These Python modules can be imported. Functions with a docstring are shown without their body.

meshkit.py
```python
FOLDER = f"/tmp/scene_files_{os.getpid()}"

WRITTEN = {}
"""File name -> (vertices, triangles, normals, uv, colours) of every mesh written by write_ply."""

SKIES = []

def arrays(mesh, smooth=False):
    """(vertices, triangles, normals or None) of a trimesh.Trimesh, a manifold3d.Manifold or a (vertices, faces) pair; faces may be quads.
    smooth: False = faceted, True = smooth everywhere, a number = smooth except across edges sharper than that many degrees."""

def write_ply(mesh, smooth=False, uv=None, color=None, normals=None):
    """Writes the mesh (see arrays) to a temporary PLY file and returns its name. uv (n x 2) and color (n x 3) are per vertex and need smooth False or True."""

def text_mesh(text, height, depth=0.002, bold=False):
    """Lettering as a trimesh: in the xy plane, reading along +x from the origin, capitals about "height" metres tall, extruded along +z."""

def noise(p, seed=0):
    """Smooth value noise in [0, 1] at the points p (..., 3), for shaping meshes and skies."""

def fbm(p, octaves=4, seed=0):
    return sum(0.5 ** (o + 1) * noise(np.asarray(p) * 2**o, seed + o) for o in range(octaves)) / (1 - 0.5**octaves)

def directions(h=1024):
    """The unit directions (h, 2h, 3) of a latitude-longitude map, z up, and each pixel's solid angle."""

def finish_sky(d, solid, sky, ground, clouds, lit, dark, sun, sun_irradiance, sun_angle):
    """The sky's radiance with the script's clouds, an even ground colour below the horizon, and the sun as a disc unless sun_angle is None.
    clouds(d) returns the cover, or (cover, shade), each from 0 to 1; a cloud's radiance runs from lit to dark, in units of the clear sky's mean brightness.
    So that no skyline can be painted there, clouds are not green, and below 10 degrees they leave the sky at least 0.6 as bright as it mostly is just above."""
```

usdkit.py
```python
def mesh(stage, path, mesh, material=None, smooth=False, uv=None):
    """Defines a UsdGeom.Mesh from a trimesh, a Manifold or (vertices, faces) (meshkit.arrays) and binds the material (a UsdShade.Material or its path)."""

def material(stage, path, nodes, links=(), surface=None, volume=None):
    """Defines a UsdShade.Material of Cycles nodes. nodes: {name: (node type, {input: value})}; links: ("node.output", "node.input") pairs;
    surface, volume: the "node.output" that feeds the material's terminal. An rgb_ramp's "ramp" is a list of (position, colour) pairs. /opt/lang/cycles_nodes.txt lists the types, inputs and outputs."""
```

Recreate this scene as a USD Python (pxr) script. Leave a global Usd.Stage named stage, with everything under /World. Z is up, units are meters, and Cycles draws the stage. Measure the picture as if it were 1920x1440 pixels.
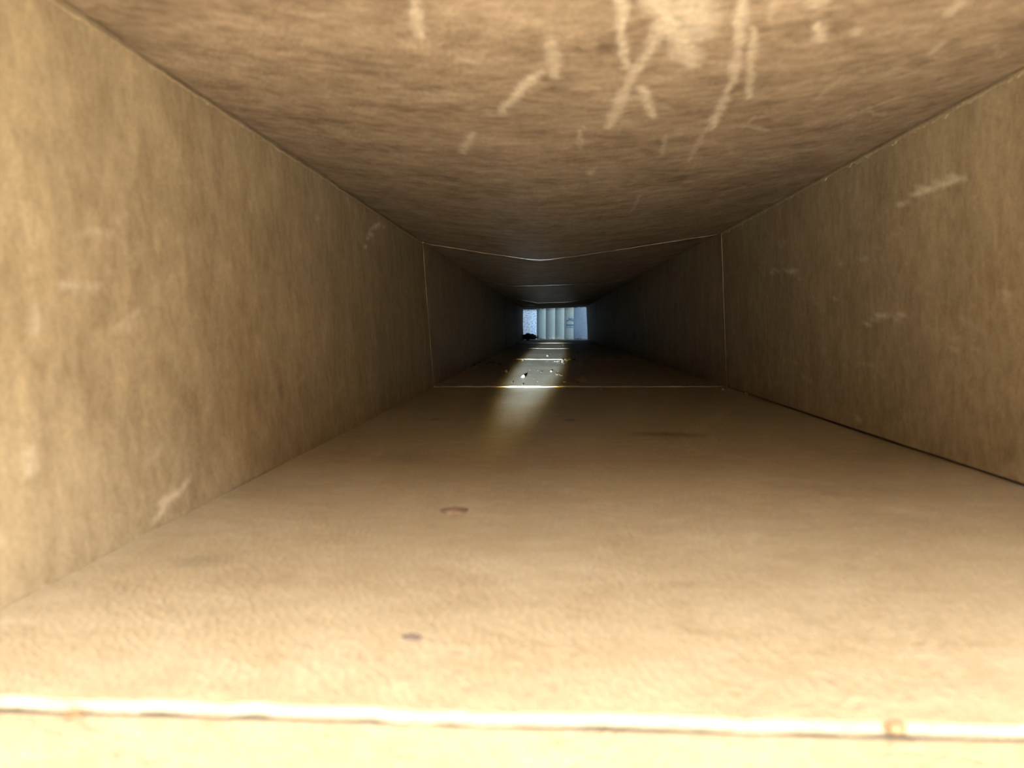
import math, random
import numpy as np, trimesh, usdkit
from meshkit import noise, fbm
from pxr import Usd, UsdGeom, UsdLux, UsdShade, Gf, Sdf, Vt

stage = Usd.Stage.CreateInMemory()
UsdGeom.SetStageUpAxis(stage, 'Z')
UsdGeom.SetStageMetersPerUnit(stage, 1.0)
UsdGeom.Xform.Define(stage, '/World')
UsdGeom.Scope.Define(stage, '/World/Looks')

# light and exposure
EXPOSURE = 0.0
SKY = 14.8
STORE = 54.0
BW, BH = 1.4, 0.66
TORCH_AZ, TORCH_EL = 0.0150, -0.0325
SPOTS = [('/World/torch_core', 470.0, (0.57, 0.88, 1.32), 0.88, 0.35), ('/World/torch_rim', 140.0, (1.0, 0.80, 0.18), 1.03, 0.25), ('/World/torch_halo', 120.0, (0.55, 0.85, 1.3), 1.75, 0.9, 0.031)]
SCUFF_COLOR = (0.84, 0.74, 0.59)
BOARD_D = 0.060

# ------------------------------------------------------------------ camera (inside the mouth of a low duct, looking down it)
YAW, PITCH = 0.050166, 0.077542
CAM_POS = (0.0, 0.0, 0.056)
cam = UsdGeom.Camera.Define(stage, '/World/camera')
cam.CreateHorizontalApertureAttr(36.0)
cam.CreateVerticalApertureAttr(27.0)
cam.CreateFocalLengthAttr(1390.0 / 1920.0 * 36.0)
cam.CreateClippingRangeAttr(Gf.Vec2f(0.005, 60))
cam.CreateFStopAttr(22.0)
cam.CreateFocusDistanceAttr(0.8)
cam.CreateExposureAttr(EXPOSURE)
_r = Gf.Vec3d(math.cos(YAW), math.sin(YAW), 0)
_f = Gf.Vec3d(-math.sin(YAW) * math.cos(PITCH), math.cos(YAW) * math.cos(PITCH), -math.sin(PITCH))
_u = Gf.Cross(_r, _f)
cam.AddTransformOp().Set(Gf.Matrix4d(_r[0], _r[1], _r[2], 0, _u[0], _u[1], _u[2], 0, -_f[0], -_f[1], -_f[2], 0, *CAM_POS, 1))

# ------------------------------------------------------------------ daylight outside the mouth
sky = UsdLux.DomeLight.Define(stage, '/World/sky')
sky.CreateIntensityAttr(SKY)
sky.CreateColorAttr(Gf.Vec3f(1.0, 0.98, 0.93))
# ------------------------------------------------------------------ the torch shining in from in front of the mouth (its light; the body is built below)
TORCH = np.array([-0.040, -1.0, 0.075])
TORCH_AIM = np.array([TORCH_AZ, 1.0, TORCH_EL])
def spot(path, intensity, color, half_angle, soft, rise=0.0, radius=0.006):
    s = UsdLux.SphereLight.Define(stage, path)
    s.CreateRadiusAttr(radius)
    s.CreateIntensityAttr(intensity)
    s.CreateColorAttr(Gf.Vec3f(*color))
    s.CreateNormalizeAttr(True)
    api = UsdLux.ShapingAPI.Apply(s.GetPrim())
    api.CreateShapingConeAngleAttr(half_angle)
    api.CreateShapingConeSoftnessAttr(soft)
    d = TORCH_AIM + np.array([0, 0, rise]); d /= np.linalg.norm(d)
    z = -d
    x = np.cross([0, 0, 1.0], z); x /= np.linalg.norm(x)
    y = np.cross(z, x)
    s.AddTransformOp().Set(Gf.Matrix4d(*x, 0, *y, 0, *z, 0, *TORCH, 1))
for _sp in SPOTS:
    spot(*_sp)
# daylight from a small roof window over the store beyond the far opening
win = UsdLux.RectLight.Define(stage, '/World/store_window_light')
win.CreateWidthAttr(0.3); win.CreateHeightAttr(0.14)
win.CreateIntensityAttr(STORE)
win.CreateColorAttr(Gf.Vec3f(0.74, 0.92, 1.10))
_wz = -np.array([-0.15, 0.39, -0.53]); _wz /= np.linalg.norm(_wz)
_wx = np.cross([0, 0, 1.0], _wz); _wx /= np.linalg.norm(_wx); _wy = np.cross(_wz, _wx)
win.AddTransformOp().Set(Gf.Matrix4d(*_wx, 0, *_wy, 0, *_wz, 0, 0.18, 2.86, 0.60, 1))

# ------------------------------------------------------------------ helpers
taken = {}
def free(path):
    n = taken.get(path, 0); taken[path] = n + 1
    return path if n == 0 else f'{path}_{n:03d}'

def tag(prim, label=None, cat=None, group=None, kind=None):
    for k, v in (('label', label), ('category', cat), ('group', group), ('kind', kind)):
        if v: prim.SetCustomDataByKey(k, v)
    return prim

def xform(name, loc=None, rz=0):
    x = UsdGeom.Xform.Define(stage, free('/World/' + name))
    if loc is not None: x.AddTranslateOp().Set(Gf.Vec3d(*map(float, loc)))
    if rz: x.AddRotateZOp().Set(float(rz))
    return x.GetPrim()

def obj(name, mesh, mat, parent=None, smooth=False, attrs=None, loc=None):
    base = str(parent.GetPath()) if parent else '/World'
    m = usdkit.mesh(stage, free(base + '/' + name), mesh, mat, smooth=smooth)
    if loc is not None: m.AddTranslateOp().Set(Gf.Vec3d(*map(float, loc)))
    for k, v in (attrs or {}).items():
        UsdGeom.PrimvarsAPI(m).CreatePrimvar(k, Sdf.ValueTypeNames.FloatArray, 'vertex').Set(Vt.FloatArray.FromNumpy(np.asarray(v, np.float32)))
    return m.GetPrim()

def box(x0, x1, y0, y1, z0, z1):
    b = trimesh.creation.box([x1 - x0, y1 - y0, z1 - z0])
    b.apply_translation([(x0 + x1) / 2, (y0 + y1) / 2, (z0 + z1) / 2])
    return b

def slab(P, out, flip=False):
    """Closed slab from a grid P (n, m, 3) of its seen face and the vector to its back; rims have vertices of their own."""
    n, m = P.shape[:2]
    idx = np.arange(n * m).reshape(n, m)
    q = np.stack([idx[:-1, :-1], idx[:-1, 1:], idx[1:, 1:], idx[1:, :-1]], -1).reshape(-1, 4)
    f = np.vstack([q[:, [0, 1, 2]], q[:, [0, 2, 3]]])
    V, F = [P.reshape(-1, 3), P.reshape(-1, 3) + out], [f, f[:, ::-1] + n * m]
    at = 2 * n * m
    for rim in (P[0], P[:, -1], P[-1][::-1], P[::-1, 0]):
        k = len(rim)
        V += [rim, rim + out]
        a = np.arange(k - 1)
        F.append(np.vstack([np.stack([a + 1, a, a + k], 1), np.stack([a + 1, a + k, a + k + 1], 1)]) + at)
        at += 2 * k
    V, F = np.vstack(V), np.vstack(F)
    if flip: F = F[:, ::-1]
    return (V, F), len(V)

# ------------------------------------------------------------------ materials
def mat(name, nodes, links, surface='p.BSDF'):
    return usdkit.material(stage, '/World/Looks/' + name, nodes, links, surface=surface)

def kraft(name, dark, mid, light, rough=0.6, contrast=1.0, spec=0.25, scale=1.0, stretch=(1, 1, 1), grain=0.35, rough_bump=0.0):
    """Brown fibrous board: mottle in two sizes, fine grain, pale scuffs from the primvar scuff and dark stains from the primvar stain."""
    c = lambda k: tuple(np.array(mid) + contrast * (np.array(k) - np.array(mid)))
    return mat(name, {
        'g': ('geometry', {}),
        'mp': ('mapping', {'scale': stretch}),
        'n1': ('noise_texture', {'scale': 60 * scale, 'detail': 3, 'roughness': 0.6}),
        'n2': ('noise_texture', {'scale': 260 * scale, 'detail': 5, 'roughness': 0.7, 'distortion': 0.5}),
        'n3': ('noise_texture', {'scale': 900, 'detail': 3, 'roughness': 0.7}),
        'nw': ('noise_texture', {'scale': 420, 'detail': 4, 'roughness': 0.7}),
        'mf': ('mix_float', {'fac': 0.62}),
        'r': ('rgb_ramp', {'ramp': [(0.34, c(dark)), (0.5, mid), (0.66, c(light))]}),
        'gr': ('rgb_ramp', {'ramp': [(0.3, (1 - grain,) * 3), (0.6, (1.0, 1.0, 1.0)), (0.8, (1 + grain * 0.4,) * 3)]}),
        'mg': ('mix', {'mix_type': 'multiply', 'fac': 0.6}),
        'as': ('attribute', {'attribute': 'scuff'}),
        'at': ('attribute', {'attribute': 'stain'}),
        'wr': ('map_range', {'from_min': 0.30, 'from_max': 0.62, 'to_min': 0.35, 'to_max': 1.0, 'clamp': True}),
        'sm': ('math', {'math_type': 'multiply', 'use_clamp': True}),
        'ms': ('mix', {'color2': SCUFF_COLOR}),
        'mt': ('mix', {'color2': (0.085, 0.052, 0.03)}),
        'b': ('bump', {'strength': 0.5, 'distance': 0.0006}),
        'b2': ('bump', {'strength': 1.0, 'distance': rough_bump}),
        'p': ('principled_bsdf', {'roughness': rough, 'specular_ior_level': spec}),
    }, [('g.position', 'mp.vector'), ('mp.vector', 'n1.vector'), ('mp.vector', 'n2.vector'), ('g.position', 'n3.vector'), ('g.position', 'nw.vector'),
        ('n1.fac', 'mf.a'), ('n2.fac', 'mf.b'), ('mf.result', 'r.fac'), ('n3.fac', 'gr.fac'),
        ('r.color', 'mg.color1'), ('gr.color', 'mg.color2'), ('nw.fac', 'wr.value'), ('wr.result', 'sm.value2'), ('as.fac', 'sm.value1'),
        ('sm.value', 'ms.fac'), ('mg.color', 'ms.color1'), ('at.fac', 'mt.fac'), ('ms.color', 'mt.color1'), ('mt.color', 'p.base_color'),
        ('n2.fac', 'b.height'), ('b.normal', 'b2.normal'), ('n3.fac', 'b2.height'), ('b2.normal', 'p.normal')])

def speck(name, base, other, scale, lo=0.4, hi=0.6, rough=0.8):
    return mat(name, {
        'g': ('geometry', {}), 'n': ('noise_texture', {'scale': scale, 'detail': 4, 'roughness': 0.7}),
        'r': ('rgb_ramp', {'ramp': [(lo, other), (hi, base)]}), 'b': ('bump', {'strength': 0.4, 'distance': 0.0006}),
        'p': ('principled_bsdf', {'roughness': rough, 'specular_ior_level': 0.2})},
        [('g.position', 'n.vector'), ('n.fac', 'r.fac'), ('r.color', 'p.base_color'), ('n.fac', 'b.height'), ('b.normal', 'p.normal')])

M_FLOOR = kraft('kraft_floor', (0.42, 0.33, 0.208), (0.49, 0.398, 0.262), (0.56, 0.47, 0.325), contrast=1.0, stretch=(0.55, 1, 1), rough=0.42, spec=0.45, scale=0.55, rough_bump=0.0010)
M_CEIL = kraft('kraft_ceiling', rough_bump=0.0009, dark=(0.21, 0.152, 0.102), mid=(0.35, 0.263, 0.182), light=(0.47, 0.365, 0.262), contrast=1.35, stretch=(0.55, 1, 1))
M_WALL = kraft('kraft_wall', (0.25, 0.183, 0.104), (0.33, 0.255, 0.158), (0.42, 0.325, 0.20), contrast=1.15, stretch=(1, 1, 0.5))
M_TORN = speck('torn_fibre', (0.52, 0.42, 0.28), (0.38, 0.29, 0.17), 900)
M_PLASTER = speck('plaster_chip', (0.13, 0.12, 0.095), (0.085, 0.075, 0.06), 700)
M_PALE = speck('pale_crumb', (0.42, 0.37, 0.30), (0.30, 0.26, 0.20), 700)
M_GREYCHIP = speck('grey_chip', (0.22, 0.195, 0.16), (0.14, 0.125, 0.10), 700)
M_BROWN = speck('brown_crumb', (0.30, 0.20, 0.11), (0.20, 0.13, 0.07), 800)
M_DARK = speck('dark_speck', (0.045, 0.036, 0.028), (0.025, 0.02, 0.016), 900)
M_SPOT = speck('dark_spot', (0.17, 0.13, 0.11), (0.11, 0.085, 0.07), 900)
M_SOIL = speck('dark_soil', (0.018, 0.016, 0.014), (0.009, 0.008, 0.007), 300)
M_LEAF = speck('brown_flake', (0.29, 0.20, 0.14), (0.17, 0.115, 0.08), 380)
M_FLAP = speck('torn_paper', (0.40, 0.30, 0.19), (0.29, 0.21, 0.12), 260)
M_CASING = speck('rough_concrete', (0.13, 0.12, 0.11), (0.09, 0.085, 0.08), 30)
M_GROUND = speck('pale_ground', (0.62, 0.58, 0.50), (0.52, 0.48, 0.40), 12)
M_BEHIND = speck('dark_wall', (0.10, 0.085, 0.07), (0.06, 0.05, 0.04), 9)
M_STORE = speck('dark_plaster', (0.045, 0.045, 0.045), (0.03, 0.03, 0.03), 20)
M_BOARD = speck('grey_green_board', (0.32, 0.345, 0.30), (0.28, 0.305, 0.265), 130, 0.35, 0.65)
M_BOARD_B = speck('blue_grey_board', (0.26, 0.32, 0.38), (0.21, 0.27, 0.33), 110, 0.35, 0.65)
M_BLOCK = mat('speckled_block', {
    'g': ('geometry', {}), 'v': ('voronoi_texture', {'scale': 330}), 'n': ('noise_texture', {'scale': 210, 'detail': 3}),
    'r': ('rgb_ramp', {'ramp': [(0.36, (0.17, 0.23, 0.33)), (0.47, (0.46, 0.55, 0.66)), (0.6, (0.66, 0.72, 0.77))]}),
    'b': ('bump', {'strength': 0.6, 'distance': 0.001}),
    'p': ('principled_bsdf', {'roughness': 0.8})},
    [('g.position', 'n.vector'), ('n.fac', 'r.fac'), ('r.color', 'p.base_color'), ('n.fac', 'b.height'), ('b.normal', 'p.normal')])
M_INK = mat('blue_ink', {'p': ('principled_bsdf', {'base_color': (0.012, 0.05, 0.16), 'roughness': 0.7})}, [])
M_INK2 = mat('pale_blue_ink', {'p': ('principled_bsdf', {'base_color': (0.06, 0.13, 0.22), 'roughness': 0.7})}, [])
M_ALU = mat('torch_metal', {'p': ('principled_bsdf', {'base_color': (0.10, 0.10, 0.11), 'metallic': 0.6, 'roughness': 0.4})}, [])
M_RUBBER = mat('torch_rubber', {'p': ('principled_bsdf', {'base_color': (0.02, 0.02, 0.02), 'roughness': 0.7})}, [])

# ------------------------------------------------------------------ the duct: six sections, each of four panels
SEAMS = [-0.055, 0.089, 0.605, 1.105, 1.658, 2.215, 2.78]
GAP, LIP = 0.0010, 0.0016
ZF = 0.006
XL0, XL1 = -0.0950, -0.1035        # left wall: foot, top
XR0, XR1 = 0.1435, 0.1365          # right wall: foot, top
ZL, ZR = 0.1235, 0.1297            # wall tops

SCUFFS = [
    ( [(-0.0253, 0.1408), (-0.0277, 0.1602)] , 0.00169 , 0.9 ),
    ( [(0.0131, 0.1412), (0.0143, 0.1561), (0.0177, 0.1821)] , 0.00155 , 0.9 ),
    ( [(0.0188, 0.1418), (0.0228, 0.1519), (0.0277, 0.1652), (0.0335, 0.1812)] , 0.00464 , 1 ),
    ( [(0.0226, 0.1494), (0.0218, 0.1721), (0.0196, 0.1902), (0.0176, 0.2326)] , 0.00258 , 0.8 ),
    ( [(0.023, 0.1928), (0.0302, 0.2233)] , 0.00188 , 0.9 ),
    ( [(0.0248, 0.1404), (0.0317, 0.1644)] , 0.0065 , 0.8 ),
    ( [(0.0355, 0.1445), (0.0412, 0.1696), (0.0469, 0.2007), (0.0514, 0.2466)] , 0.00184 , 0.8 ),
    ( [(0.0423, 0.161), (0.0478, 0.1849), (0.0555, 0.2154)] , 0.00142 , 0.8 ),
    ( [(0.0003, 0.1608), (0.0011, 0.1865)] , 0.00242 , 0.7 ),
    ( [(-0.0025, 0.1806), (-0.0077, 0.1947), (-0.0138, 0.2141)] , 0.00234 , 0.9 ),
    ( [(-0.0237, 0.2342), (-0.0312, 0.2657)] , 0.00212 , 0.7 ),
    ( [(0.0512, 0.1469), (0.0523, 0.1543)] , 0.00328 , 0.6 ),
    ( [(0.0562, 0.1634), (0.0602, 0.1751)] , 0.00231 , 0.9 ),
    ( [(0.0665, 0.1704), (0.068, 0.1734)] , 0.00164 , 0.7 ),
    ( [(0.083, 0.1581), (0.0866, 0.1714)] , 0.00167 , 0.7 ),
    ( [(0.0164, 0.2888), (0.0158, 0.3008)] , 0.00207 , 0.7 ),
    ( [(0.0992, 0.2541), (0.1038, 0.2489), (0.1079, 0.2433)] , 0.00154 , 0.6 ),
    ( [(0.0997, 0.2642), (0.1027, 0.2544), (0.1145, 0.2658)] , 0.00126 , 0.5 ),
    ( [(0.0461, 0.1921), (0.0493, 0.238), (0.0529, 0.2932)] , 0.00134 , 0.5 ),
    ( [(0.0422, 0.1447), (0.0451, 0.1617)] , 0.00126 , 0.35 ),
    ( [(0.0945, 0.1888), (0.0966, 0.2008)] , 0.00185 , 0.6 ),
    ( [(0.0981, 0.2184), (0.101, 0.2155)] , 0.00207 , 0.4 ),
    ( [(0.0376, 0.247), (0.0407, 0.2789)] , 0.00165 , 0.4 ),
    ( [(0.063, 0.247), (0.0732, 0.2589)] , 0.0021 , 0.4 ),
    ( [(0.0094, 0.2285), (0.0096, 0.2555)] , 0.00102 , 0.5 ),
    ( [(0.0425, 0.3585), (0.0444, 0.4093)] , 0.00135 , 0.4 ),
]
SCUFFS_LEFT = [
    ( [(0.4539, 0.1183), (0.4282, 0.1123), (0.4175, 0.1074), (0.4083, 0.0987)] , 0.00184 , 0.8 ),
    ( [(0.4631, 0.1182), (0.4392, 0.1132), (0.4252, 0.1068)] , 0.00095 , 0.5 ),
    ( [(0.1898, 0.0146), (0.172, 0.0111)] , 0.00149 , 0.5 ),
    ( [(0.1461, 0.0648), (0.1593, 0.0635)] , 0.00157 , 0.35 ),
    ( [(0.1317, 0.0325), (0.1321, 0.0284)] , 0.00159 , 0.4 ),
    ( [(0.1528, 0.0763), (0.1717, 0.0775)] , 0.00119 , 0.2 ),
    ( [(0.1403, 0.0614), (0.1376, 0.0552)] , 0.00185 , 0.3 ),
]
SCUFFS = [([(0.955 * x, 0.955 * y) for x, y in p], w, a) for p, w, a in SCUFFS]
SCUFFS_RIGHT = [(p, w, min(1, 1.6 * a)) for p, w, a in [
    ( [(0.2604, 0.1045), (0.2776, 0.1068), (0.2969, 0.105), (0.3076, 0.1031)] , 0.00118 , 0.6 ),
    ( [(0.2642, 0.0523), (0.2732, 0.043)] , 0.00075 , 0.6 ),
    ( [(0.4817, 0.0911), (0.4498, 0.0896), (0.4216, 0.0854)] , 0.00127 , 0.5 ),
    ( [(0.3387, 0.0565), (0.3181, 0.0609), (0.2994, 0.0595)] , 0.00134 , 0.4 ),
    ( [(0.2342, 0.0676), (0.238, 0.0646)] , 0.00164 , 0.4 ),
    ( [(0.3463, 0.01), (0.3532, 0.0191)] , 0.00149 , 0.3 ),
]]
_r = np.random.default_rng(21)
for _ in range(34):                                        # faint wisps on the ceiling right of the long scratches
    _x, _y, _l, _t = _r.uniform(0.02, 0.115), _r.uniform(0.19, 0.46), _r.uniform(0.006, 0.022), _r.normal(1.2, 0.5)
    SCUFFS.append(([(_x, _y), (_x + _l * math.cos(_t), _y + _l * math.sin(_t))], _r.uniform(0.0007, 0.0018), _r.uniform(0.15, 0.4)))
for _ in range(26):                                        # and on the right wall
    _y, _z, _l, _t = _r.uniform(0.23, 0.5), _r.uniform(0.015, 0.11), _r.uniform(0.006, 0.03), _r.normal(0.4, 0.7)
    SCUFFS_RIGHT.append(([(_y, _z), (_y + _l * math.cos(_t), _z + 0.5 * _l * math.sin(_t))], _r.uniform(0.0006, 0.0014), _r.uniform(0.12, 0.35)))
for _ in range(14):                                        # and on the left one
    _y, _z, _l, _t = _r.uniform(0.14, 0.4), _r.uniform(0.02, 0.11), _r.uniform(0.005, 0.016), _r.normal(0.6, 0.7)
    SCUFFS_LEFT.append(([(_y, _z), (_y + _l * math.cos(_t), _z + 0.5 * _l * math.sin(_t))], _r.uniform(0.0007, 0.0016), _r.uniform(0.1, 0.28)))

def strokes(A, B, marks):
    """How far inside a scuff stroke each point (A, B) lies, 0 to 1; marks are (points, width, strength)."""
    out = np.zeros(np.shape(A))
    q = np.stack([A * 420, B * 260, 0 * A], -1)
    A, B = A + 0.0016 * (fbm(q, 3, 1) - 0.5), B + 0.004 * (fbm(q, 3, 2) - 0.5)     # frayed, not ruled
    worn = 0.45 + 0.75 * fbm(np.stack([A * 150, B * 90, 0 * A + 4], -1), 3, 8)
    for pts, w, a in marks:
        for (x0, y0), (x1, y1) in zip(pts[:-1], pts[1:]):
            dx, dy = x1 - x0, y1 - y0
            t = np.clip(((A - x0) * dx + (B - y0) * dy) / (dx * dx + dy * dy), 0, 1)
            d = np.hypot(A - x0 - t * dx, (B - y0 - t * dy))
            out = np.maximum(out, a * np.clip(1.3 - d / (w * (0.42 + 0.34 * np.sin(np.pi * np.clip(t, 0.08, 0.92)))), 0, 1))
    return np.clip(out * worn, 0, 1)

def ends(y, y0, k):
    """Inward flare of a section's cut near end: LIP at the seam, dying out along the panel."""
    return 0 if k == 0 else LIP * np.exp(-(y - y0) / 0.05)

def step(y, y0, k):
    """Floor boards lie a little proud of the one before and dip again along their length; the last two curl up at the cut."""
    return 0 * y if k == 0 else 0.6 * ends(y, y0, k) if k > 3 else 0.0015 * (1 - 0.7 * (y - y0) / 0.55)

def rows(k, fine, gap=GAP):
    y0, y1 = SEAMS[k] + (gap if k else 0), SEAMS[k + 1]
    n = {0: 70, 1: 300 if fine else 110}.get(k, 60)
    t = np.linspace(0, 1, n)
    if k == 1: t = t ** 1.6
    return y0 + (y1 - y0) * t

def skew(k, x):
    """The cut ends are not quite square to the duct."""
    return {1: 0.0, 2: 0.10, 3: 0.03}.get(k, 0.0) * (x - 0.02)

def sag(x, y):
    """The ceiling board hangs between the walls: a V at the seam at 0.6 m, a flat trough further in."""
    t = np.clip((x - XL1) / (XR1 - XL1), 0, 1)
    vee = np.where(t < 0.4, t / 0.4, (1 - t) / 0.6)
    vee = 1.05 * (1.0015 - np.sqrt((1 - vee) ** 2 + 0.003))
    trough = np.clip(np.minimum(t / 0.2, (1 - t) / 0.24), 0, 1)
    trough3 = np.clip(np.minimum(t / 0.32, (1 - t) / 0.38), 0, 1)
    bow = np.sin(np.pi * t)
    key = [-0.06, 0.089, 0.55, 0.605, 1.105, 1.658, 2.215, 2.8]
    wb = np.interp(y, key, [.008, .0115, .006, .001, 0, 0, 0, .001])
    wv = np.interp(y, key, [0, .001, .010, .0155, .001, 0, 0, 0])
    wt = np.interp(y, key, [0, 0, 0, 0, .0085, 0, .004, .002])
    w3 = np.interp(y, key, [0, 0, 0, 0, 0, .0175, .003, 0])
    return wb * bow + wv * vee + wt * trough + w3 * trough3

floor = xform('floor'); ceiling = xform('ceiling'); wall_left = xform('wall_left'); wall_right = xform('wall_right')
tag(floor, 'brown kraft-faced duct floor, pale and overexposed at the near end, strewn with crumbs further in', 'floor', kind='structure')
tag(ceiling, 'sagging brown board ceiling of the duct with pale scratches near the camera', 'ceiling', kind='structure')
tag(wall_left, 'brown board wall on the left side of the duct', 'wall', kind='structure')
tag(wall_right, 'brown board wall on the right side of the duct, with a pale vertical seam', 'wall', kind='structure')
rng = np.random.default_rng(7)
for k in range(6):
    y0, y1 = SEAMS[k], SEAMS[k + 1]
    # floor
    Y = rows(k, False); nx = 140 if k < 3 else 60
    xx = np.linspace(XL0 + 0.0002, XR0 + 0.0018 if k < 2 else XR0 - 0.0008, nx)
    X, YY = np.meshgrid(xx, Y)
    YS = YY + skew(k, X) * np.clip(1 - (YY - y0) / (y1 - y0), 0, 1) * 0.5 + skew(k + 1, X) * np.clip((YY - y0) / (y1 - y0), 0, 1) * 0.5 * (k < 5)
    ragged = 1 + (0.55 * (fbm(np.stack([X * 160, 0 * X + k, 0 * X], -1), 4, 3) - 0.5) if k else 0)
    Z = ZF + step(YY, y0, k) * ragged + 0.0006 * (noise(np.stack([X * 25, YY * 12, 0 * X], -1), 5) - 0.5)
    P = np.stack([X, YS, Z], -1)
    (V, F), n = slab(P, np.array([0, 0, -0.0016]))
    at = np.zeros(n); sc = np.zeros(n)
    if k in (0, 1):
        A, B = V[:, 0], V[:, 1]
        up = np.arange(n) < X.size
        e = lambda cx, cy, rx, ry: np.clip(1.5 - 1.5 * np.hypot((A - cx) / rx, (B - cy) / ry), 0, 1)
        wob = 0.6 + 0.8 * noise(np.stack([A * 300, B * 200, 0 * A], -1), 9)
        at = np.maximum.reduce([0.7 * e(0.0536, 0.338, 0.022, 0.009), 0.85 * e(-0.0604, 0.391, 0.0028, 0.005), 0.7 * e(0.0108, 0.386, 0.0045, 0.006),
                                0.3 * e(-0.0725, 0.148, 0.009, 0.006), 0.12 * e(0.0, 0.33, 0.02, 0.008), 0.15 * e(-0.055, 0.27, 0.02, 0.02), 0.15 * e(0.09, 0.22, 0.025, 0.012), 0.5 * e(-0.0603, 0.0895, 0.0011, 0.0012), 0.35 * e(-0.0413, 0.0895, 0.0012, 0.0012)]) * wob * up
        marks = [([(-0.034, 0.1821), (-0.0338, 0.1836)], 0.0014, 0.8), ([(-0.071, 0.255), (-0.064, 0.29), (-0.050, 0.305), (-0.03, 0.31)], 0.0022, 0.28),
                 ([(0.03, 0.185), (0.037, 0.19)], 0.0025, 0.35), ([(0.045, 0.165), (0.047, 0.172), (0.051, 0.176)], 0.002, 0.35), ([(0.035, 0.17), (0.038, 0.166)], 0.0025, 0.3),
                 ([(0.06, 0.235), (0.072, 0.24), (0.085, 0.232)], 0.003, 0.25), ([(-0.002, 0.23), (0.004, 0.222), (0.006, 0.212)], 0.003, 0.22), ([(0.05, 0.30), (0.07, 0.28), (0.08, 0.262)], 0.003, 0.22),
                 ([(-0.02, 0.33), (0.0, 0.325), (0.02, 0.328)], 0.004, 0.18), ([(0.09, 0.2), (0.1, 0.193)], 0.003, 0.25), ([(-0.05, 0.35), (-0.045, 0.345)], 0.003, 0.3)]
        sc = strokes(A, B, marks) * up
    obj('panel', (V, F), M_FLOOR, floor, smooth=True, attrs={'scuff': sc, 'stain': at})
    # ceiling
    Y = rows(k, True, 0.0001); nx = 230 if k < 2 else 90
    xx = np.linspace(XL1 + 0.0004, XR1 - 0.0004, nx)
    X, YY = np.meshgrid(xx, Y)
    ragged = 1 + (0.7 * (fbm(np.stack([X * 160, 0 * X + k, 0 * X + 9], -1), 4, 3) - 0.5) if k else 0)
    edge = ZL + (ZR - ZL) * (X - XL1) / (XR1 - XL1)
    Z = edge - sag(X, YY) + 0.0016 * (np.exp(-(X - XL1) / 0.0022) + np.exp(-(XR1 - X) / 0.0022)) - 0.32 * ends(YY, y0, k) * ragged + (0.0010 if k < 2 else 0.0005) * (fbm(np.stack([X * 40, YY * 30, 0 * X], -1), 3, 5) - 0.5)
    P = np.stack([X, YY, Z], -1)
    (V, F), n = slab(P, np.array([0, 0, 0.0016]), flip=True)
    sc = strokes(V[:, 0], V[:, 1], SCUFFS) * (np.arange(n) < X.size) if k < 2 else np.zeros(n)
    obj('panel', (V, F), M_CEIL, ceiling, smooth=True, attrs={'scuff': sc, 'stain': np.zeros(n)})
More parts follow.
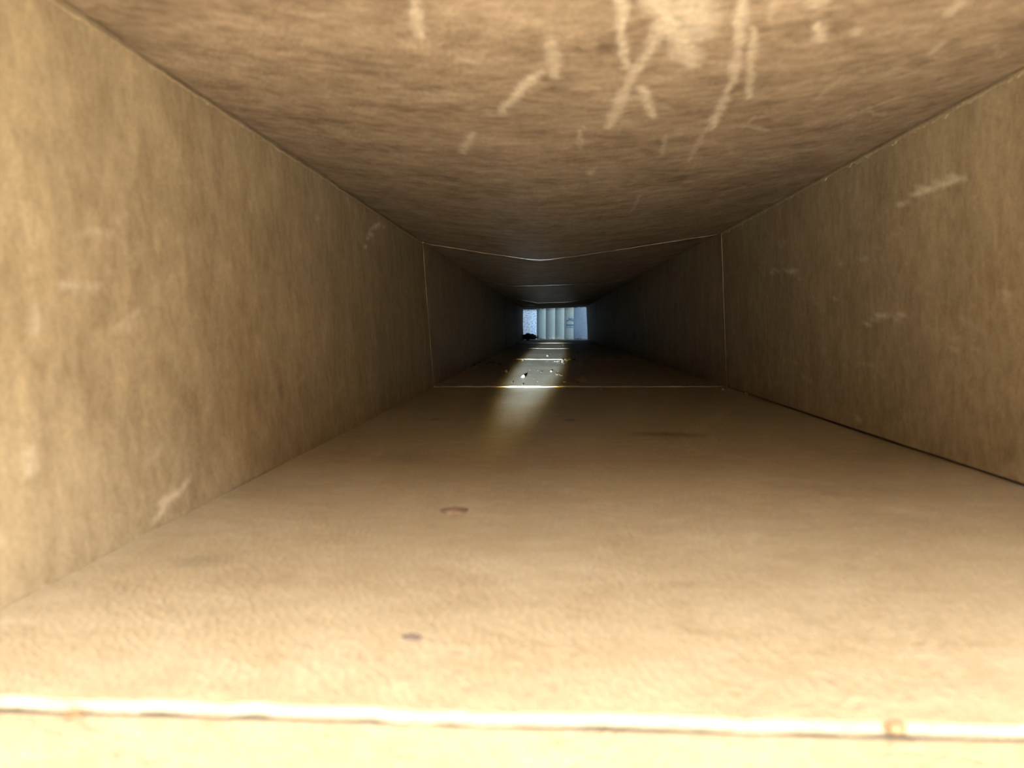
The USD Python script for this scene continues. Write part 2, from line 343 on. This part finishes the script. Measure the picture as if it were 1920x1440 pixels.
    # walls
    for w, xa, xb, zt, s, marks in ((wall_left, XL0, XL1, ZL, 1, SCUFFS_LEFT), (wall_right, XR0, XR1, ZR, -1, SCUFFS_RIGHT)):
        Y = rows(k, False, 0.0001); nz = 70 if k < 2 else 30
        tt = np.linspace(0, 1, nz)
        T, YY = np.meshgrid(tt, Y)
        z0 = ZF - 0.0018 if s > 0 or k > 1 else ZF + 0.0017 + (0.0012 * (1 - (YY - y0) / (y1 - y0)) if k == 1 else 0.0012)
        X = xa + (xb - xa) * T + s * (0.25 * ends(YY, y0, k) + 0.0008 * (fbm(np.stack([T * 4, YY * 20, 0 * T + s], -1), 3, 2) - 0.5))
        P = np.stack([X, YY, z0 + (zt + 0.0030 - z0) * T], -1)
        (V, F), n = slab(P, np.array([-s * 0.0016, 0, 0]), flip=s > 0)
        sc = strokes(V[:, 1], V[:, 2], marks) * (np.arange(n) < X.size) if k < 2 else np.zeros(n)
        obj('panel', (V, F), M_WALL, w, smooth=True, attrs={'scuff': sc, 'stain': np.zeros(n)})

def torn_edge(x, z, y0, y1, s, h0, h1, seed):
    """A ribbon of torn paper fibre along the top of a wall: uneven, a few tenths of a millimetre thick."""
    n = int((y1 - y0) / 0.0012)
    y = np.linspace(y0, y1, n)
    h = h0 + (h1 - h0) * fbm(np.stack([y * 260, 0 * y, 0 * y], -1), 4, seed) ** 2
    xi = x + s * (0.0009 + 0.0006 * noise(np.stack([y * 300, 0 * y + 3, 0 * y], -1), seed))
    P = np.stack([np.stack([xi, y, z - h], -1), np.stack([xi - s * 0.0003, y, 0 * y + z + 0.0004], -1)], 1)
    return slab(P, np.array([-s * 0.0006, 0, 0]), flip=s > 0)[0]
for y0, y1 in ((0.0, 0.6), ):
    obj('torn_edge', torn_edge(XL1, ZL - 0.0006, y0, y1, 1, 0.0000, 0.0009, 4), M_TORN, wall_left)
    obj('torn_edge', torn_edge(XR1, ZR - 0.0006, y0, y1, -1, 0.0002, 0.0026, 8), M_TORN, wall_right)

# the rough casing that the duct boards line
cas = trimesh.util.concatenate([box(-0.14, 0.18, SEAMS[0], SEAMS[-1], 0.0, 0.0040), box(-0.14, 0.18, SEAMS[0], SEAMS[-1], 0.1352, 0.16),
                                box(-0.14, -0.1062, SEAMS[0], SEAMS[-1], 0.0040, 0.1352), box(0.1475, 0.18, SEAMS[0], SEAMS[-1], 0.0040, 0.1352)])
tag(obj('wall_outer', cas, M_CASING), 'rough concrete casing around the outside of the board duct', 'wall', kind='structure')
tag(obj('ground', box(-4, 4, -5, 2.76, -0.05, 0.0), M_GROUND), 'pale ground under and in front of the duct', 'ground', kind='structure')
tag(obj('floor_store', box(-1, 1, 2.76, 4.25, -0.05, 0.0), M_STORE), 'dark floor of the store beyond the duct', 'floor', kind='structure')

tag(obj('wall_opposite', box(-BW, BW, -1.75, -1.6, 0, BH), M_BEHIND), 'low dark wall across the yard, facing the near mouth of the duct', 'wall', kind='structure')

# ------------------------------------------------------------------ the dark store beyond the far opening
def st(name, m, label): tag(obj(name, m, M_STORE), label, 'wall', kind='structure')
st('wall_back', box(-0.9, 0.9, 4.2, 4.25, 0, 0.9), 'dark wall at the back of the store beyond the duct')
st('wall_store_left', box(-0.95, -0.9, 2.76, 4.25, 0, 0.9), 'dark left wall of the store beyond the duct')
st('wall_store_right', box(0.9, 0.95, 2.76, 4.25, 0, 0.9), 'dark right wall of the store beyond the duct')
tag(obj('ceiling_store', box(-0.95, 0.95, 2.76, 4.25, 0.9, 0.95), M_STORE), 'dark ceiling of the store beyond the duct', 'ceiling', kind='structure')
st('wall_front', trimesh.util.concatenate([box(-0.9, -0.14, 2.76, 2.78, 0, 0.9), box(0.18, 0.9, 2.76, 2.78, 0, 0.9), box(-0.14, 0.18, 2.76, 2.78, 0.16, 0.9)]), 'dark wall that the duct passes through')

# the boards that stand in the store, each a little behind the edge of the one to its left
XB = [-0.0536, -0.0152, 0.0255, 0.0661, 0.1067, 0.1669]
TOPS = [0.1345, 0.1368, 0.1378, 0.1392, 0.1402]
YB = 3.25
def board_y(i, x):
    x0, x1 = XB[i] - 0.010, XB[i + 1] - 0.0012
    u = np.clip((x - x0) / (x1 - x0), 0, 1)
    return YB + BOARD_D * (1 - u) ** 2 + 0.0012 * np.clip((u - 0.93) / 0.07, 0, 1) ** 2
def board(i):
    x0, x1 = XB[i] - 0.010, XB[i + 1] - 0.0012
    xs = np.linspace(x0, x1, 48)
    t = np.linspace(0, 1, 24)
    chip_t = 0.0035 * np.clip(fbm(np.stack([xs * 210, 0 * xs + i, 0 * xs], -1), 4, 11 + i) - 0.42, 0, 1) * 3
    chip_b = 0.003 * np.clip(fbm(np.stack([xs * 210, 0 * xs + i, 0 * xs + 5], -1), 4, 31 + i) - 0.45, 0, 1) * 3
    z0, z1 = chip_b, TOPS[i] - chip_t
    X = np.repeat(xs[None], 24, 0)
    Z = z0[None] + (z1 - z0)[None] * t[:, None]
    P = np.stack([X, board_y(i, X) + 0.0008 * (fbm(np.stack([X * 60, Z * 60, 0 * X + i], -1), 3) - 0.5), Z], -1)
    return slab(P, np.array([0.002, 0.016, 0]))[0]
BL = ['narrow blue-grey board standing next to the speckled block beyond the far opening', 'plain grey-green board standing second from the speckled block in the row beyond the opening',
      'plain grey-green board standing just left of the board with blue print', 'grey-green board with blue print standing in the row beyond the far opening',
      'wide blue-grey board at the right end of the row beyond the far opening']
for i in range(5):
    mm = M_BOARD_B if i in (4,) else M_BOARD
    b = xform('board'); tag(b, BL[i], 'board', 'boards standing beyond the far opening')
    obj('face_panel', board(i), mm, b, smooth=40)
    if i == 3:
        def ink(boxes, m, name, proud):
            V, F, n = [], [], 0
            for u0, u1, v0, v1 in boxes:
                xs = 0.0602 + np.linspace(u0, u1, 8) / 1234 * 0.056
                xs = np.minimum(xs, XB[4] - 0.0016)
                za, zb = 0.1023 - v1 / 1440 * 0.0648, 0.1023 - v0 / 1440 * 0.0648
                ys = board_y(3, xs) - proud
                P = np.stack([np.stack([xs, ys, 0 * xs + za], -1), np.stack([xs, ys, 0 * xs + zb], -1)], 0)
                (v, f), _ = slab(P, np.array([0, proud * 0.5, 0]))
                V.append(v); F.append(f + n); n += len(v)
            return obj(name, (np.vstack(V), np.vstack(F)), m, b)
        tag(ink([(310, 560, 430, 495), (470, 650, 250, 305), (560, 620, 300, 430), (655, 725, 320, 510), (610, 670, 270, 330), (715, 770, 270, 330),
                 (735, 865, 250, 305), (815, 865, 300, 400), (780, 840, 390, 450), (780, 960, 445, 505), (925, 975, 250, 500), (975, 1060, 440, 490),
                 (300, 1120, 850, 925)], M_INK, 'printed_mark', 0.0009), label='dark blue printed letters and bar')
        tag(ink([(320, 370, 925, 1180), (465, 525, 1040, 1180), (525, 680, 1030, 1085), (640, 720, 1085, 1150), (655, 705, 1150, 1215), (755, 815, 1030, 1170), (880, 960, 1030, 1180),
                 (720, 765, 930, 1040), (320, 1040, 925, 945), (505, 575, 105, 150), (770, 830, 105, 150), (315, 350, 600, 800), (725, 755, 600, 740)], M_INK2, 'printed_mark', 0.0007), label='paler blue printed letters', kind='stuff')

# the speckled block left of the boards
bl = xform('block', (0, 0, 0)); tag(bl, 'pale speckled block, brightest thing in the far opening, left of the boards', 'block')
def bevel_box(x0, x1, y0, y1, z0, z1, r):
    pts = [(x0 + a, y0 + b2, z0 + c) for a in (0, x1 - x0) for b2 in (0, y1 - y0) for c in (0, z1 - z0)]
    out = []
    for p in pts:
        for ax in range(3):
            q = list(p)
            for o in range(3):
                if o != ax:
                    mid = ((x0 + x1) / 2, (y0 + y1) / 2, (z0 + z1) / 2)[o]
                    q[o] += r if q[o] < mid else -r
            out.append(q)
    return trimesh.convex.convex_hull(np.array(out))
obj('body', bevel_box(-0.1140, -0.0548, 3.20, 3.27, 0.0, 0.1215, 0.001), M_BLOCK, bl)
obj('cap', bevel_box(-0.1136, -0.0552, 3.203, 3.27, 0.1232, 0.1268, 0.0008), M_BLOCK, bl)
obj('bed_joint', box(-0.1125, -0.0565, 3.21, 3.268, 0.1214, 0.1233), M_SOIL, bl)

# dark clod at the end of the duct floor, in front of the block
def lump(seed, w, d, h, sub=3, amp=0.35):
    s = trimesh.creation.icosphere(sub)
    v = s.vertices
    r = 1 + amp * (fbm(v * 2.3 + seed * 7.1, 4, seed) - 0.5) * 2
    v = v * r[:, None] * np.array([w / 2, d / 2, h / 2])
    v[:, 2] -= v[:, 2].min()
    return v, s.faces
v, f = lump(5, 0.056, 0.03, 0.022, 4, 0.62)
tag(obj('soil_clod', (v, f), M_SOIL, loc=(-0.075, 2.745, ZF - 0.001)), 'ragged dark clod on the end of the duct floor, before the speckled block', 'clod')

# ------------------------------------------------------------------ debris on the floor
def floor_z(x, y):
    k = max(i for i in range(6) if SEAMS[i] <= y)
    return ZF + float(step(np.float64(y), SEAMS[k], k))
def chip(seed, w, h):
    r = np.random.default_rng(seed)
    p = r.normal(size=(16, 3)); p /= np.linalg.norm(p, axis=1)[:, None]
    p *= np.array([w / 2, w * 0.36, h * 0.62]) * r.uniform(0.85, 1.12, (16, 1))
    m = trimesh.convex.convex_hull(p)
    v = m.vertices.copy(); z = v[:, 2].min() + 0.16 * h; v[:, 2] = np.maximum(v[:, 2], z) - z
    s = h / max(v[:, 2].max(), 1e-6); v[:, 2] *= s
    return trimesh.Trimesh(v, m.faces)
def flake(seed, w, h, d=None):
    """A small bent scrap with an irregular outline and a real thickness."""
    r = np.random.default_rng(seed); d = d or w * 0.7
    na, nr = 28, 6
    a = np.linspace(0, 2 * np.pi, na, endpoint=False)
    out = 1 + 0.22 * np.sin(2 * a + r.uniform(0, 6)) + 0.13 * np.sin(3 * a + r.uniform(0, 6)) + 0.07 * r.normal(size=na)
    tops, faces = [np.zeros((1, 3))], []
    for q in range(1, nr + 1):
        R = out * q / nr
        x, y = R * np.cos(a) * w / 2, R * np.sin(a) * d / 2
        tops.append(np.stack([x, y, h * ((x / w * 2 * 0.8 + y / d * 0.6) ** 2)], -1))
    V = np.vstack(tops)
    for j in range(na):
        faces.append((0, 1 + j, 1 + (j + 1) % na))
        for q in range(nr - 1):
            b0, b1 = 1 + q * na, 1 + (q + 1) * na
            j2 = (j + 1) % na
            faces += [(b0 + j, b1 + j, b1 + j2), (b0 + j, b1 + j2, b0 + j2)]
    n = len(V); F = np.array(faces); th = max(0.00025, h * 0.14)
    V2 = V.copy(); V2[:, 2] += th
    b0 = 1 + (nr - 1) * na
    rim = [t for j in range(na) for t in ((b0 + j, b0 + (j + 1) % na + 0, n + b0 + j), (b0 + (j + 1) % na, n + b0 + (j + 1) % na, n + b0 + j))]
    V = np.vstack([V, V2]); V[:, 2] -= V[:, 2].min()
    return V, np.vstack([F[:, ::-1], F + n, np.array(rim)])

DEBRIS = [
    ('c', -0.046, 0.7817, 0.00508, 0.00339, 'pale plaster chunk with a long dark shadow, largest piece left of the torch beam'),
    ('c', -0.05, 0.7815, 0.0031, 0.00254, 'small pale lump touching the left side of the large chunk left of the beam'),
    ('c', -0.0622, 0.9353, 0.0054, 0.00371, 'grey plaster lump just behind the large pale chunk, near the left wall'),
    ('c', -0.0796, 0.9539, 0.0031, 0.00241, 'dim round crumb in front of the flat grey flake near the left wall'),
    ('f', -0.0779, 1.0028, 0.00724, 0.00217, 'flat grey plaster flake lying below the left end of the second seam'),
    ('c', -0.0921, 1.04, 0.00338, 0.00263, 'dim crumb by the left wall at the start of the second seam'),
    ('c', -0.0907, 0.8217, 0.00535, 0.00416, 'dark lump at the front left of the rubble heap against the left wall'),
    ('c', -0.088, 0.842, 0.00487, 0.00365, 'dark lump in the middle of the rubble heap against the left wall'),
    ('c', -0.085, 0.858, 0.0031, 0.0031, 'small dark lump at the right of the rubble heap against the left wall'),
    ('c', -0.0943, 0.9211, 0.00666, 0.00333, 'dark lump at the back of the rubble heap against the left wall'),
    ('c', -0.0938, 1.002, 0.00326, 0.00217, 'small dim crumb by the left wall behind the rubble heap'),
    ('c', -0.0252, 0.6971, 0.00528, 0.00352, 'bright white plaster chunk in the middle of the torch beam'),
    ('c', -0.0028, 1.1982, 0.00388, 0.00301, 'small bright white chip behind the second seam in the beam'),
    ('c', -0.0381, 1.0637, 0.00383, 0.00199, 'pale chip lying on the second seam left of the beam centre'),
    ('f', -0.0254, 0.9633, 0.00243, 0.00111, 'thin bright sliver just in front of the second seam'),
    ('s', -0.0318, 0.6342, 0.00119, 0.00137, 'dark speck left of the beam just behind the first bright seam'),
    ('s', -0.0221, 0.6121, 0.00133, 0.00115, 'dark speck touching the first bright seam in the beam'),
    ('s', -0.0083, 0.7836, 0.00181, 0.00135, 'dark speck in the beam to the left of the small pale chip'),
    ('s', -0.0319, 0.706, 0.00122, 0.00092, 'dark speck left of the bright white chunk'),
    ('s', -0.0193, 0.7531, 0.00109, 0.00098, 'tiny dark speck to the right of the bright white chunk'),
    ('c', 0.0022, 0.7931, 0.0024, 0.00194, 'small pale chip with a pointed shadow at the right side of the beam'),
    ('s2', -0.0121, 0.8158, 0.00129, 0.00071, 'tiny white crumb in the beam in front of the second seam'),
    ('c', 0.0177, 0.9931, 0.00392, 0.00571, 'upright pale plaster chunk leaning on the second seam'),
    ('c', 0.0083, 1.0295, 0.00252, 0.00178, 'tiny pale crumb at the left start of the crumb row on the second seam'),
    ('c', 0.0113, 1.0343, 0.00297, 0.00193, 'pale crumb second from the left in the row on the second seam'),
    ('c', 0.0137, 1.0438, 0.0018, 0.0015, 'tiny crumb third from the left in the row on the second seam'),
    ('c', 0.0249, 1.0603, 0.00533, 0.00228, 'long pale plaster chip on the second seam right of the upright chunk'),
    ('c', 0.0287, 1.0736, 0.00308, 0.00185, 'pale crumb touching the right end of the long chip on the second seam'),
    ('c', 0.0372, 1.0978, 0.00551, 0.00268, 'pale plaster chip at the right end of the crumbs on the second seam'),
    ('c', 0.0393, 1.0482, 0.00181, 0.00105, 'tiny crumb just in front of the rightmost chip on the second seam'),
    ('c', 0.019, 0.9709, 0.00167, 0.00126, 'tiny crumb in front of the foot of the upright plaster chunk'),
    ('c', 0.053, 1.366, 0.00353, 0.00235, 'small chip with a dark shadow between the second and third seams, right side'),
    ('c', 0.0359, 1.9566, 0.00393, 0.00253, 'tiny bright chip between the third and fourth seams'),
    ('f', 0.0077, 0.7463, 0.00269, 0.00161, 'small pale flake at the left end of the curled grey strip'),
    ('f', 0.0118, 0.7346, 0.0037, 0.00137, 'curled grey strip of paper with a dark shadow, left of the torn paper flap'),
    ('s2', 0.0183, 0.8422, 0.00133, 0.00085, 'tiny pale crumb right of the beam behind the torn flap'),
    ('s2', 0.036, 0.833, 0.00144, 0.00108, 'tiny dim crumb in the shade at the far right of the torn flap'),
    ('c', 0.1345, 0.5768, 0.00308, 0.00206, 'grey crumb at the foot of the right wall beside the first seam'),
    ('c', 0.1427, 0.5417, 0.00347, 0.00251, 'pale pointed chip leaning on the foot of the right wall'),
    ('f', 0.1383, 0.5394, 0.0025, 0.001, 'dim flat flake to the left of the pointed chip by the right wall'),
    ('c', 0.1328, 0.5433, 0.00139, 0.00116, 'tiny round crumb between the two chips by the right wall'),
    ('f', 0.1216, 0.5428, 0.00213, 0.0007, 'thin grey flake on the floor left of the right wall crumbs'),
    ('c', 0.0401, 0.5792, 0.0025, 0.00187, 'brown crumb in front of the first seam, left one of a pair'),
    ('c', 0.0432, 0.5818, 0.00209, 0.00188, 'brown crumb in front of the first seam, right one of a pair'),
    ('d', -0.0212, 0.1109, 0.00166, 0.00091, 'dark blurred speck on the pale floor nearest the camera'),
]
GREY = ('grey', 'dim', 'dark lump', 'small dark lump')
for q, (kind, x, y, w, h, label) in enumerate(DEBRIS):
    z = floor_z(x, y) - 0.0001
    row = 0.97 < y < 1.1 and 0.005 < x < 0.045
    m = M_PALE if y < 0.58 else M_BROWN if label.startswith('brown') else M_GREYCHIP if label.startswith(GREY) or 'dark lump' in label else M_PLASTER
    if kind == 'f':
        o = obj('flake', flake(100 + q, w, h), M_GREYCHIP if m is M_PLASTER and 'bright' not in label else m, smooth=50, loc=(x, y, z)); cat = 'flake'
    elif kind in ('s', 'd'):
        o = obj('speck', lump(200 + q, w * (1 if kind == 's' else 1.7), w * (1 if kind == 's' else 1.1), h, 2, 0.4), M_DARK if kind == 's' else M_SPOT, loc=(x, y, z)); cat = 'speck'
    else:
        name, cat = ('plaster_chunk', 'chunk') if w > 0.0035 and 'crumb' not in label else ('crumb', 'crumb')
        o = obj(name, chip(300 + q, w, h), m, loc=(x, y + w * 0.3, z))
    tag(o, label, cat, 'crumbs along the second seam' if row else None)
# the powdery spill on the second seam: grains that nobody could count
V, F, n = [], [], 0
for q in range(90):
    x = rng.normal(0.020, 0.014); y = rng.uniform(0.985, 1.10)
    if not -0.02 < x < 0.05: continue
    s = trimesh.creation.icosphere(0); r = rng.uniform(0.0002, 0.0006)
    v = s.vertices * r * rng.uniform(0.7, 1.3, (12, 1)) + np.array([x, y, floor_z(x, y) + r * 0.4])
    V.append(v); F.append(s.faces + n); n += 12
tag(obj('plaster_grit', (np.vstack(V), np.vstack(F)), M_PLASTER), 'fine pale grit spilled along the second seam of the floor', 'grit', kind='stuff')
V, F, n = [], [], 0
for q in range(260):
    x = rng.uniform(-0.085, 0.11); y = 0.62 + 0.98 * rng.uniform(0, 1) ** 1.1
    s = trimesh.creation.icosphere(0); r = rng.uniform(0.00012, 0.00035)
    v = s.vertices * r * rng.uniform(0.7, 1.3, (12, 1)) + np.array([x, y, floor_z(x, y) + r * 0.4])
    V.append(v); F.append(s.faces + n); n += 12
tag(obj('dust_grit', (np.vstack(V), np.vstack(F)), M_GREYCHIP), 'fine grey grit scattered over the floor beyond the first seam', 'grit', kind='stuff')

# brown curled flake in the foreground
v, f = lump(42, 0.0070, 0.0062, 0.0013, 4, 0.35)
tag(obj('flake', (v, f), M_LEAF, smooth=40, loc=(-0.0247, 0.1905, floor_z(0, 0.19) - 0.0002)), 'brown curled flake on the pale floor in the foreground', 'flake')

# crumpled scrap of torn paper beyond the first seam: a ragged heap of folds, highest towards its right side
def flap():
    rr = np.random.default_rng(3)
    na, nr = 72, 22
    a = np.linspace(0, 2 * np.pi, na, endpoint=False)
    out = 1 + 0.16 * np.sin(2 * a + 1.0) + 0.10 * np.sin(5 * a) + 0.09 * rr.normal(size=na)
    V = [np.zeros((1, 2))]
    for q in range(1, nr + 1):
        R = out * q / nr
        V.append(np.stack([R * np.cos(a) * 0.0090, R * np.sin(a) * 0.020], -1))
    xy = np.vstack(V); x, y = xy[:, 0], xy[:, 1]
    peak = np.interp(x, [-0.013, -0.006, 0.0, 0.005, 0.009, 0.013], [0.15, 0.45, 0.7, 1.0, 0.7, 0.25])
    r = np.concatenate([[0], np.repeat(np.arange(1, nr + 1) / nr, na)])
    ridge = 1 - np.abs(2 * fbm(np.stack([x * 170 + y * 60, y * 120 - x * 50, 0 * x], -1), 4, 6) - 1)
    hgt = 0.0056 * peak * np.clip(0.35 + 32 * y, 0.10, 1) * (0.35 + 0.8 * ridge) * np.clip((1 - r) * 5, 0, 1) + 0.0005 + 0.0005 * ridge
    top = np.stack([x, y, hgt], -1); bot = np.stack([x, y, 0 * hgt], -1)
    F = []
    for j in range(na):
        j2 = (j + 1) % na
        F.append((0, 1 + j, 1 + j2))
        for q in range(nr - 1):
            b0, b1 = 1 + q * na, 1 + (q + 1) * na
            F += [(b0 + j, b1 + j, b1 + j2), (b0 + j, b1 + j2, b0 + j2)]
    F = np.array(F); n = len(top); b0 = 1 + (nr - 1) * na
    rim = [t for j in range(na) for t in ((b0 + j, n + b0 + j, b0 + (j + 1) % na), (b0 + (j + 1) % na, n + b0 + j, n + b0 + (j + 1) % na))]
    return np.vstack([top, bot]), np.vstack([F, F[:, ::-1] + n, np.array(rim)])
v, f = flap()
tag(obj('paper_flap', (v, f), M_FLAP, smooth=30, loc=(0.0235, 0.648, floor_z(0.023, 0.648) - 0.0002)), 'crumpled torn brown paper scrap behind the first seam, right of the torch beam', 'paper')

# lumps of glue along the first seam, right in front of the camera
for x, y, w, h, l in ((0.0424, 0.0893, 0.0024, 0.0016, 'dark soft lump on the nearest seam, towards its right end'), (-0.0603, 0.0880, 0.0024, 0.0009, 'brownish soft lump on the nearest seam, towards its left end')):
    tag(obj('glue_lump', lump(int(w * 1e6), w, w * 0.8, h, 3, 0.3), M_BROWN, smooth=True, loc=(x, y, ZF + 0.0002)), l, 'lump')

# the hand torch, on a wood block in front of the mouth, behind the camera
d = TORCH_AIM / np.linalg.norm(TORCH_AIM)
zx = np.array([-d[1], d[0], 0]); zx /= np.linalg.norm(zx); zy = np.cross(d, zx)
Mx = np.eye(4); Mx[:3, 0], Mx[:3, 1], Mx[:3, 2], Mx[:3, 3] = zx, zy, d, TORCH
def lathe(prof):
    m = trimesh.creation.revolve(np.array(prof), sections=40); m.apply_transform(Mx); return m
t = xform('torch'); tag(t, 'slim black hand torch lying on a wood block in front of the duct mouth', 'torch')
tag(obj('wood_block', bevel_box(-0.105, -0.012, -1.09, -1.005, 0.0, 0.0528, 0.003), M_BROWN), 'brown wood block on the ground in front of the duct, holding the torch', 'block')
obj('barrel', lathe([(0, -0.078), (0.009, -0.078), (0.0105, -0.0765), (0.0105, -0.030), (0.0120, -0.027), (0, -0.027)]), M_ALU, t, smooth=40)
obj('head', lathe([(0.0125, -0.027), (0.0215, -0.012), (0.0225, -0.004), (0.0225, 0.001), (0.0205, 0.001), (0.0190, -0.004), (0.0085, -0.018), (0, -0.018), (0, -0.027), (0.0125, -0.027)]), M_RUBBER, t, smooth=40)
